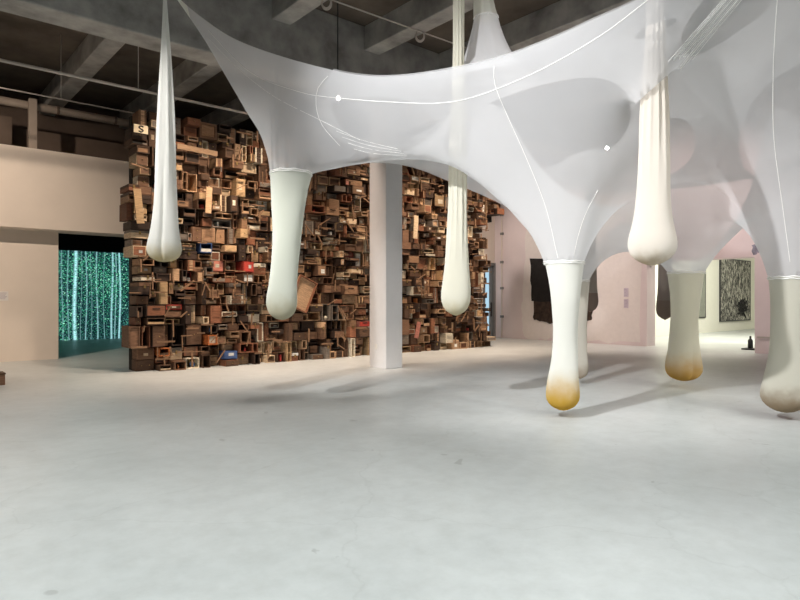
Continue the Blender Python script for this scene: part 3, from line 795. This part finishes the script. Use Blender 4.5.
def build_wall():
    cells = []
    z = 0.0; tier = 0; H = 5.86; Lw = 11.75
    while z < H-0.25:
        tier += 1
        hh = rnd.uniform(0.36, 0.56)
        if z+hh > H-0.3: hh = H-z
        a = rnd.uniform(-0.08, 0.3); st = 0
        while a < (Lw if z < 4.5 else 12.6)-0.1:
            ww = rnd.choice([0.16, 0.2, 0.24, 0.27, 0.31, 0.36, 0.46]) * rnd.uniform(0.9, 1.1)
            n = 1 if (hh < 0.5 and rnd.random() < 0.22) or ww < 0.24 and rnd.random() < 0.5 else (2 if rnd.random() < 0.72 else 3)
            if ww > 0.5: n = max(n, 2)
            cuts = [0] + sorted((i+rnd.uniform(-0.22, 0.22))/n for i in range(1, n)) + [1]
            st += 1
            for i in range(n): cells.append((tier, st, n, i, a, ww, z+hh*cuts[i], hh*(cuts[i+1]-cuts[i])))
            a += ww
        z += hh
    ntier = tier
    # where each stack stands, for the labels
    zone = {}
    for (ti, st, n, i, a, ww, z0, h) in cells:
        px = proj(W(a+ww/2, 0.1, z0))[0]
        zone[(ti, st)] = 'L' if px < 292 else ('M' if px < 374 else ('C' if px < 402 else 'R'))
    hidden_bm = bmesh.new(); scrap = bmesh.new()
    info = []
    for (ti, st, n, i, a, ww, z0, h) in cells:
        p = W(a+ww/2, 0.1, z0+h/2); px, py = proj(p)
        info.append((px, py))
    special = {}
    for s in SPECIAL:
        best = min(range(len(cells)), key=lambda k: (info[k][0]-s[0])**2+(info[k][1]-s[1])**2 + (1e6 if k in special else 0))
        special[best] = s
    count = {}
    for idx, (ti, st, n, i, a, ww, z0, h) in enumerate(cells):
        px, py = info[idx]
        g = rnd.uniform(0.018, 0.07); w = ww-g; hb = h-rnd.uniform(0.006, 0.045)
        front = rnd.uniform(-0.2, 0.2)
        if ti == ntier: front += 0.04
        dp = 0.5-front
        c1, c2 = pick(), pick()
        if rnd.random() < 0.25: c2 = c1
        hide = zone[(ti, st)] == 'C' or inside(CANOPY_POLY, px, py)
        ra = rnd.uniform(-0.004, 0.004)
        if hide:
            bx(hidden_bm, a+g/2, a+g/2+w, front, 0.5, z0, z0+hb); continue
        kd = rnd.choices(KINDS, [k[3] for k in KINDS])[0]
        if idx in special:
            kd = KD[special[idx][2]]; c1, c2 = special[idx][3], special[idx][4]
        elif h < 0.17 and kd[0] in ('framed_panel', 'slatted_crate'): kd = KD['closed_box']
        e = empty(kd[0]); e.matrix_world = RM @ Matrix.Translation((a+ww/2, front, z0)) @ Matrix.Rotation(ra, 4, 'Z')
        t = kd[1](e, w, hb, dp, c1, c2)
        # label
        if n == 1: lv = 'filling'
        elif n == 2: lv = ('lower in', 'upper in')[i]
        else: lv = ('bottom of', 'middle of', 'top of')[i]
        zn = zone[(ti, st)]
        tier_stacks = sorted({s for (t2, s) in zone if t2 == ti and zone[(t2, s)] == zn})
        if zn == 'L': pos = ordinal(tier_stacks.index(st)+1)+' stack from left end'
        elif zn == 'M': pos = ordinal(len(tier_stacks)-tier_stacks.index(st))+' stack left of column'
        else: pos = ordinal(tier_stacks.index(st)+1)+' stack right of column'
        main = c1 if kd[0] in ('open_box', 'framed_panel') else c2
        tr = 'floor tier' if ti == 1 else ('top tier' if ti == ntier else ordinal(ti)+' tier up')
        lab = f'{main} {kd[2]} {lv} {pos}, {tr}'
        tag(e, lab, {'open_box': 'box', 'drawer_unit': 'drawers', 'lidded_chest': 'chest', 'slatted_crate': 'crate', 'framed_panel': 'panel', 'closed_box': 'box'}[kd[0]], 'old wooden boxes making up the wall')
        count[kd[0]] = count.get(kd[0], 0)+1
        # small keepsakes standing in some open boxes
        if kd[0] == 'open_box' and len(e.children) == 1 and w > 0.22 and hb > 0.16 and rnd.random() < 0.55:
            TRINK.append((e, w, hb, dp, t, lab))
    o = obj('boxes', hidden_bm, WM['umber'], matrix=RM); o['kind'] = 'stuff'
    o['label'] = 'brown boxes of the wall hidden behind canopy and column'; o['category'] = 'boxes'
    print('BOXES', count, sum(count.values()), 'cells', len(cells), 'tiers', ntier)
TRINK = []
build_wall()

TCOL = {'white': (0.80, 0.78, 0.72), 'red': (0.48, 0.05, 0.04), 'orange': (0.72, 0.22, 0.06), 'blue': (0.10, 0.20, 0.42), 'tan': (0.45, 0.30, 0.18), 'cream': (0.75, 0.68, 0.52)}
for k, (e, w, h, dp, t, lab) in enumerate(TRINK[:90]):
    cn = rnd.choice(list(TCOL)); m = plain('keepsake_'+cn, TCOL[cn], 0.5)
    kind = rnd.choice(['bottle', 'tin', 'book', 'ball'])
    where = lab.split(' box ', 1)[1]
    H = (h-2*t)*rnd.uniform(0.5, 0.85); x = rnd.uniform(-0.2, 0.2)*w; bm = bmesh.new()
    if kind == 'bottle':
        r = min(0.035, H*0.25); tube(bm, [Vector((0, 0, z)) for z in (0, H*0.6, H*0.72, H)], [r, r, r*0.4, r*0.36], 12)
    elif kind == 'tin':
        r = min(w*0.2, 0.06, dp*0.3); tube(bm, [Vector((0, 0, z)) for z in (0, H*0.05, H*0.95, H)], [r*0.95, r, r, r*0.93], 14)
    elif kind == 'book':
        bx(bm, -0.02, 0.02, -0.08, 0.08, 0, H); bx(bm, -0.017, 0.017, -0.083, -0.08, 0.004, H-0.004)
    else:
        r = min(H/2, w*0.2, 0.07); bmesh.ops.create_uvsphere(bm, u_segments=16, v_segments=10, radius=r, matrix=Matrix.Translation((0, 0, r)))
    o = obj(kind, bm, m, smooth=kind in ('ball',))
    o.matrix_world = e.matrix_world @ Matrix.Translation((x, 0.12, t+0.003))
    name = {'ball': 'round ball', 'book': 'upright book', 'tin': 'tin', 'bottle': 'bottle'}[kind]
    # "lower in third stack from left end, fourth tier up"
    lv, rest = where.split(' ', 1)
    rest = rest.replace('in ', '', 1) if rest.startswith('in ') else rest.replace('of ', '', 1) if rest.startswith('of ') else rest
    lvn = {'filling': 'only', 'lower': 'lower', 'upper': 'upper', 'bottom': 'bottom', 'middle': 'middle', 'top': 'top'}[lv]
    tag(o, f'{cn} {name} inside {lvn} open box of {rest}', kind)

# loose wood scraps wedged in front of the gaps
bm = bmesh.new()
for i in range(520):
    a = rnd.uniform(0.1, 11.6); z = rnd.uniform(0.25, 5.7)
    L_ = rnd.uniform(0.12, 0.4); m = Matrix.Translation((a, -0.245, z)) @ Matrix.Rotation(rnd.choice([0, PI/2, rnd.uniform(0, PI)]), 4, 'Y') @ Matrix.Rotation(rnd.uniform(-0.1, 0.1), 4, 'Z')
    px, py = proj(W(a, -0.1, z))
    if 372 < px < 404 or any(abs(px-q[0]) < 26 and abs(py-q[1]) < 34 for q in ((198, 150), (139, 206), (209, 200), (416, 227), (418, 330), (303, 294), (141, 129))): continue
    bx(bm, -L_/2, L_/2, -0.012, 0.012, -rnd.uniform(0.008, 0.03), rnd.uniform(0.004, 0.02), m)
o = obj('wood_scraps', bm, WM['mid brown'], matrix=RM); o['kind'] = 'stuff'; o['label'] = 'loose brown laths and scraps wedged across the wall of boxes'; o['category'] = 'scraps'

def on_wall(px, py):
    """point on the front plane of the wall of boxes seen at a pixel"""
    n = Vector((Vx, Vy, 0)); p0 = W(0, -0.28); d = Vector(((px-400)/F, 1, (300-py)/F)); c = Vector((0, 0, EYE))
    return c + d*((p0-c).dot(n)/d.dot(n))
# tilted wooden tray beside the hanging leg
p = on_wall(303, 294)
e = empty('wooden_tray', p); e.matrix_world = Matrix.Translation(p) @ Matrix.Rotation(ROT, 4, 'Z') @ Matrix.Rotation(math.radians(24), 4, 'Y')
w, h = 0.56, 0.86
bm = bmesh.new(); bx(bm, -w/2, w/2, 0.02, 0.05, -h/2, h/2); obj('tray_board', bm, WM['tan'], e)
bm = bmesh.new(); bx(bm, -w/2, w/2, -0.05, 0.02, h/2-0.025, h/2); bx(bm, -w/2, w/2, -0.05, 0.02, -h/2, -h/2+0.025); bx(bm, -w/2, -w/2+0.025, -0.05, 0.02, -h/2+0.025, h/2-0.025); bx(bm, w/2-0.025, w/2, -0.05, 0.02, -h/2+0.025, h/2-0.025)
obj('rim', bm, WM['reddish brown'], e)
tag(e, 'large tan wooden tray tilted on the boxes beside the leftmost canopy leg', 'tray')
# long boards
for (px, py, w, h, r, c, lab) in ((198, 150, 0.95, 0.12, 2, 'tan', 'long tan board fixed level on upper boxes right of the slim drop'), (139, 206, 0.16, 0.75, -6, 'honey coloured', 'honey coloured upright board near the left end of the boxes'),
                                  (209, 200, 0.14, 0.62, 3, 'tan', 'tan upright board right of the slim drop halfway up'), (416, 227, 0.16, 0.7, 4, 'pale straw', 'pale upright board between column and cream drop'),
                                  (384+34, 330, 0.15, 0.5, 14, 'dusty pink', 'tilted pinkish board low between column and cream drop')):
    p = on_wall(px, py); bm = bmesh.new(); bx(bm, -w/2, w/2, 0, 0.03, -h/2, h/2)
    o = obj('wooden_board', bm, WM[c]); o.matrix_world = Matrix.Translation(p) @ Matrix.Rotation(ROT, 4, 'Z') @ Matrix.Rotation(math.radians(r), 4, 'Y')
    tag(o, lab, 'board')
# white label with a curling black mark on a box near the top left
p = on_wall(141, 129); e = empty('label_card', p); e.matrix_world = Matrix.Translation(p) @ Matrix.Rotation(ROT, 4, 'Z')
bm = bmesh.new(); bx(bm, -0.15, 0.15, 0, 0.012, -0.09, 0.09); obj('card', bm, plain('card_cream', (0.78, 0.66, 0.46), 0.7), e)
bm = bmesh.new(); tube(bm, spline([Vector((0.05, -0.004, 0.05)), Vector((0.0, -0.004, 0.065)), Vector((-0.045, -0.004, 0.035)), Vector((0, -0.004, 0)), Vector((0.045, -0.004, -0.03)), Vector((0.0, -0.004, -0.065)), Vector((-0.05, -0.004, -0.045))], 0.01), 0.014, 6)
obj('painted_letter', bm, M_black, e)
tag(e, 'cream card painted with a black letter S near the top left of the boxes', 'card')

# ------------------------------------------------------------------ far wall: hanging, notices, paintings
def back_b(px):
    X = (px-400)/F; s = (X*AY + X*Uy*16 - AX - Ux*16)/(Vx - X*Vy); return s   # b on the plane a = 16
def back_pt(px, py, off=0.0):
    b = back_b(px); p = W(16-off, b); return b, EYE + (300-py)/F*p.y
# local frame on the back wall: x along -v (screen left to right), y into the wall (+u)
RB = Matrix.Translation(W(16, 0)) @ Matrix.Rotation(ROT-PI/2, 4, 'Z')
def back_xz(px, py):
    b, z = back_pt(px, py); return -b, z
def ragged(pts, y0, y1, n=5, amp=0.03, seed=0):
    r = random.Random(seed); out = []
    for i in range(len(pts)):
        a, b = Vector(pts[i]), Vector(pts[(i+1) % len(pts)])
        for k in range(n): q = a.lerp(b, k/n); out.append((q.x+r.uniform(-amp, amp), q.y+r.uniform(-amp, amp)))
    bm = bmesh.new()
    f = [bm.verts.new((x, y0, z)) for x, z in out]; g = [bm.verts.new((x, y1, z)) for x, z in out]
    bm.faces.new(f[::-1]); bm.faces.new(g)
    for i in range(len(out)): bm.faces.new((f[i], f[(i+1) % len(out)], g[(i+1) % len(out)], g[i]))
    return bm
e = empty('wall_hanging'); e.matrix_world = RB
obj('upper_cloth', ragged([back_xz(*q) for q in ((531, 259), (596, 255), (596, 302), (532, 301))], -0.06, -0.02, 6, 0.03, 1), plain('black_cloth', (0.016, 0.014, 0.013), 0.9, var=0.3, bump=0.4), e)
obj('lower_cloth', ragged([back_xz(*q) for q in ((533, 300), (594, 301), (592, 321), (565, 321), (550, 324), (534, 320))], -0.03, -0.005, 6, 0.05, 2), plain('burnt_brown_cloth', (0.045, 0.028, 0.02), 0.9, var=0.5, bump=0.5), e)
tag(e, 'ragged black and dark brown cloth hanging on the far wall', 'wall hanging')
o = obj('paint_patch', ragged([back_xz(*q) for q in ((527, 215), (535, 200), (640, 190), (640, 344), (560, 340), (523, 338), (522, 300))], -0.004, 0.001, 8, 0.07, 3), plain('fresh_white_patch', (0.80, 0.74, 0.70), 0.8, var=0.03), matrix=RB)
o['kind'] = 'structure'; o.name = 'trim_15'
def card(px0, px1, py0, py1, name, mat, label, cat, lines=0):
    x0, z1 = back_xz(px0, py0); x1, z0 = back_xz(px1, py1); e = empty(name); e.matrix_world = RB
    bm = bmesh.new(); bx(bm, x0, x1, -0.014, -0.005, z0, z1); obj('sheet', bm, mat, e)
    if lines:
        bm = bmesh.new()
        for i in range(lines): z = z1-(i+1)*(z1-z0)/(lines+1); bx(bm, x0+0.02, x1-0.02-random.uniform(0, 0.06), -0.016, -0.014, z-0.006, z+0.006)
        obj('printed_lines', bm, plain('grey_ink', (0.35, 0.30, 0.36), 0.7), e)
    tag(e, label, cat)
card(624, 628.5, 288, 297, 'wall_notice', plain('lilac_card', (0.60, 0.52, 0.58), 0.7), 'upper of two small lilac text cards on the pink far wall', 'notice', 5)
card(624, 628.5, 299, 308, 'wall_notice', plain('lilac_card', (0.60, 0.52, 0.58), 0.7), 'lower of two small lilac text cards on the pink far wall', 'notice', 5)
# dent in the pink wall above the opening's right end
x, z = back_xz(755, 249)
bm = ragged([(x-0.1, z+0.1), (x+0.14, z+0.16), (x+0.12, z-0.12), (x-0.05, z-0.16)], -0.004, 0.001, 4, 0.03, 5)
o = obj('wall_scuff', bm, plain('scuff_grey', (0.26, 0.25, 0.30), 0.8, var=0.4), matrix=RB); tag(o, 'grey scuff mark on the pink wall above right of the opening', 'mark')
# conduit runs
bm = bmesh.new(); x, z = back_xz(759, 337); tube(bm, [(x, -0.05, z), (x+1.2, -0.05, z)], 0.022, 8); tube(bm, [(x, -0.05, z), (x-0.04, 0.0, z)], 0.022, 8)
o = obj('wall_conduit', bm, M_white_wire, smooth=True, matrix=RB); tag(o, 'short level conduit low on the pink wall right of the opening', 'conduit')
e = empty('wall_conduit'); e.matrix_world = RB; x, _ = back_xz(502.5, 300)
bm = bmesh.new(); tube(bm, [(x, -0.05, 0.0), (x, -0.05, 6.5)], 0.025, 8); obj('run', bm, M_wall, e, True)
for z in (0.9, 2.1, 3.2, 4.4, 5.2):
    bm = bmesh.new(); bx(bm, x-0.07, x+0.07, -0.08, 0, z-0.05, z+0.05); obj('bracket', bm, M_grey_metal, e)
tag(e, 'upright wall conduit with brackets in the corner beside the door', 'conduit')
# placard on the left wall
p = W(0, 4.62); 
bm = bmesh.new(); Yq = 15.6; q = P(4.5, 296, 15.6); a_ = (q.x-AX)*Ux+(q.y-AY)*Uy
e = empty('wall_placard'); e.matrix_world = RM @ Matrix.Translation((a_, 4.62, q.z))
bx(bm, -0.11, 0.11, -0.012, -0.004, -0.12, 0.12); obj('sheet', bm, plain('placard_white', (0.78, 0.74, 0.70), 0.6), e)
bm = bmesh.new()
for i in range(6): bx(bm, -0.09, 0.08-0.02*(i % 3), -0.0135, -0.012, 0.075-i*0.03, 0.085-i*0.03)
obj('printed_lines', bm, plain('grey_ink', (0.35, 0.30, 0.36), 0.7), e)
tag(e, 'small white text placard on the left wall', 'placard')
# low wooden plinth cut off by the photo's left edge
q = P(-9, 384, 11.5); e = empty('wooden_plinth', (q.x, q.y, 0), ROT)
bm = bmesh.new(); bx(bm, -0.2, 0.2, -0.2, 0.2, 0.0, 0.2); obj('block', bm, WM['umber'], e, bevel=0.01)
bm = bmesh.new(); bx(bm, -0.21, 0.21, -0.21, 0.21, 0.201, 0.225); obj('top_board', bm, WM['dark brown'], e)
tag(e, 'low brown wooden block on the floor at the left edge', 'block')

# paintings in the white room (wall at b = -1.06, faces -b)
def white_a(px):
    X = (px-400)/F; b = -1.06
    return (X*(AY+Vy*b) - (AX+Vx*b))/(Ux - X*Uy)
def splash_mat():
    m, nt, out = newmat('ink_painting')
    b = N(nt, 'ShaderNodeBsdfPrincipled', Roughness=0.7); tc = N(nt, 'ShaderNodeTexCoord')
    mp = N(nt, 'ShaderNodeMapping'); mp.inputs['Scale'].default_value = (5.0, 1, 1.8)
    nt.links.new(tc.outputs['Object'], mp.inputs['Vector'])
    n1 = N(nt, 'ShaderNodeTexNoise', Scale=1.7, Detail=9.0, Roughness=0.75, Distortion=1.2); nt.links.new(mp.outputs[0], n1.inputs['Vector'])
    r = N(nt, 'ShaderNodeValToRGB'); r.color_ramp.elements[0].position = 0.47; r.color_ramp.elements[1].position = 0.58
    r.color_ramp.elements[0].color = (0.012, 0.012, 0.012, 1); r.color_ramp.elements[1].color = (0.62, 0.60, 0.52, 1)
    nt.links.new(n1.outputs['Fac'], r.inputs['Fac']); nt.links.new(r.outputs['Color'], b.inputs['Base Color'])
    nt.links.new(b.outputs[0], out.inputs['Surface'])
    return m
def painting(px0, px1, py0, py1, mat, name, label, extra=None):
    a0, a1 = white_a(px0), white_a(px1); am = (a0+a1)/2; Y = W(am, -1.06).y
    z1 = EYE+(300-py0)/F*Y; z0 = EYE+(300-py1)/F*Y; e = empty(name); e.matrix_world = RM @ Matrix.Translation((am, -1.06, (z0+z1)/2))
    w, h = (a1-a0)/2, (z1-z0)/2
    bm = bmesh.new(); bx(bm, -w, w, -0.055, -0.01, -h, h); obj('canvas', bm, mat, e)
    bm = bmesh.new()
    for q in ((-w-0.05, -w, -h-.05, h+.05), (w, w+0.05, -h-.05, h+.05), (-w, w, h, h+.05), (-w, w, -h-.05, -h)): bx(bm, q[0], q[1], -0.07, -0.005, q[2], q[3])
    obj('edge_frame', bm, M_dark_metal, e)
    if extra:
        bm = bmesh.new(); r = random.Random(7)
        for i in range(46):
            an = r.uniform(0, 2*PI); L_ = r.uniform(0.3, 1.0); c = Vector((0.35*w+r.gauss(0, .18), -0.07, -0.55*h+r.gauss(0, .15)))
            d_ = Vector((math.cos(an)*L_*1.1, -r.uniform(0, .06), math.sin(an)*L_*0.55)); tube(bm, [c, c+d_*0.6, c+d_], [0.05, 0.03, 0.008], 5)
        obj('paint_splash', bm, M_black, e)
    tag(e, label, 'painting')
painting(719.5, 749, 260.5, 320, splash_mat(), 'painting', 'tall black and white ink splashed painting in the white room', True)
painting(697, 704, 270, 317, plain('grey_green_canvas', (0.25, 0.26, 0.22), 0.7, var=0.15, scale=3), 'painting', 'plain grey green painting partly behind the cleft canopy leg')
# small black stand in the opening
q = P(751, 349, 19.7); e = empty('display_stand', (q.x, q.y, 0), ROT)
bm = bmesh.new(); bx(bm, -0.26, 0.26, -0.2, 0.2, 0, 0.045); obj('base', bm, M_dark_metal, e, bevel=0.008)
bm = bmesh.new(); tube(bm, [Vector((-0.05, 0, z)) for z in (0.046, 0.05, 0.30, 0.36, 0.42, 0.44)], [0.05, 0.075, 0.075, 0.03, 0.03, 0.025], 14); obj('canister', bm, M_dark_metal, e, True)
bm = bmesh.new(); tube(bm, [Vector((0.13, 0.05, 0.046)), Vector((0.13, 0.05, 0.2))], 0.03, 10); obj('knob', bm, M_grey_metal, e, True)
tag(e, 'small black base with upright canister on the floor by the opening', 'stand')

# ------------------------------------------------------------------ light
def spot(loc, aim, power, size, col, blend=0.6, rad=0.12):  # used for the gallery's spots and for added fill spots
    l = bpy.data.lights.new('gallery_or_fill_spot', 'SPOT'); l.energy = power; l.spot_size = math.radians(size); l.spot_blend = blend; l.color = col; l.shadow_soft_size = rad
    o = bpy.data.objects.new('gallery_or_fill_spot', l); COL.objects.link(o); o.location = loc
    o.rotation_euler = (Vector(aim)-Vector(loc)).to_track_quat('-Z', 'Y').to_euler()
def area(loc, aim, power, sx, col):
    l = bpy.data.lights.new('gallery_lamp', 'AREA'); l.energy = power; l.size = sx; l.color = col
    o = bpy.data.objects.new('gallery_lamp', l); COL.objects.link(o); o.location = loc
    o.rotation_euler = (Vector(aim)-Vector(loc)).to_track_quat('-Z', 'Y').to_euler()

COOL = (0.965, 1.0, 0.995); WARM = (1.0, 0.80, 0.62); PINK = (1.0, 0.80, 0.76)
spot((-3.9, 2.4, 6.6), (2.1, 8.4, 3.0), 3000, 50, (0.99, 0.99, 1.0), 0.9)
for x, y in ((-4.5, -0.5), (0.3, -1.2), (5.0, -0.5)): spot((x, y, 7.0), (x, y+2.0, 0), 1080, 120, COOL, 1.0, 0.5)
spot((7.0, 2.5, 6.8), (4.6, 10, 1.2), 420, 60, (1.0, 0.96, 0.9), 0.8, 0.2)  # added fill from front right, brightens the canopy's right side and cleft leg
spot((-5.5, 6.0, 7.0), (-5.5, 8.0, 0), 450, 110, (1, 0.95, 0.9), 1.0, 0.4)
for a in (0.8, 2.9, 6.9, 9.4, 11.8): spot(W(a, -2.3, 6.9), W(a+0.3, -0.1, 1.8), 520, 84, WARM, 1.0, 0.06)
for a in (1.0, 3.0, 7.5, 11.5): spot(W(a, -2.3, 6.9), W(a+0.6, -2.6, 0), 300, 95, (1.0, 0.78, 0.64), 1.0, 0.1)  # added spots that strengthen the warm spill on the floor before the boxes
spot(W(-6.0, -2.1, 6.9), W(-3.5, 4.3, 3.2), 1350, 80, (1.0, 0.82, 0.67), 0.8)
spot((-5.5, 3.0, 6.8), (-3.3, 8.5, 3.6), 1500, 28, (1, 0.98, 0.95), 0.9)  # added narrow fill to whiten the slim drop
spot((-4.3, 2.6, 6.7), (-1.75, 9.0, 2.2), 1500, 17, (1, 0.99, 0.96), 1.0)  # added tight fill on the leftmost leg, otherwise too dark
spot((3.6, 11.6, 7.4), (2.6, 9.8, 4.3), 300, 125, (1, 0.98, 0.96), 1.0, 0.3)  # added lamp above the canopy so the upper net glows around its openings
spot((8.8, 5.5, 3.3), (5.2, 11.0, 1.0), 420, 36, (1, 0.95, 0.84), 1.0)  # invented low spot out of view, lights the cleft leg under the canopy
spot(W(11.5, 0.2, 6.9), W(16, 0.6, 2.2), 450, 90, (1, 0.86, 0.78), 0.8)
spot(W(11.5, -6.0, 6.9), W(16, -5.0, 3.2), 520, 95, PINK, 0.8)
area(W(22, -6, 5.8), W(24, -3.0, 0), 700, 3.0, (1.0, 0.97, 0.86))
w = bpy.data.worlds.new('dim_room'); scene.world = w; w.use_nodes = True
w.node_tree.nodes['Background'].inputs['Color'].default_value = (1.0, 0.93, 0.86, 1); w.node_tree.nodes['Background'].inputs['Strength'].default_value = 0.03

# ------------------------------------------------------------------ camera
cam = bpy.data.cameras.new('camera'); cam.sensor_width = 36; cam.lens = 36*F/800; cam.clip_end = 200
co = bpy.data.objects.new('camera', cam); COL.objects.link(co); co.location = (0, 0, EYE); co.rotation_euler = (PI/2, 0, 0)
scene.camera = co
scene.view_settings.view_transform = 'Standard'; scene.view_settings.look = 'None'; scene.view_settings.gamma = 1
scene.view_settings.use_curve_mapping = False
scene.view_settings.exposure = 0.75
scene.cycles.transparent_max_bounces = 24
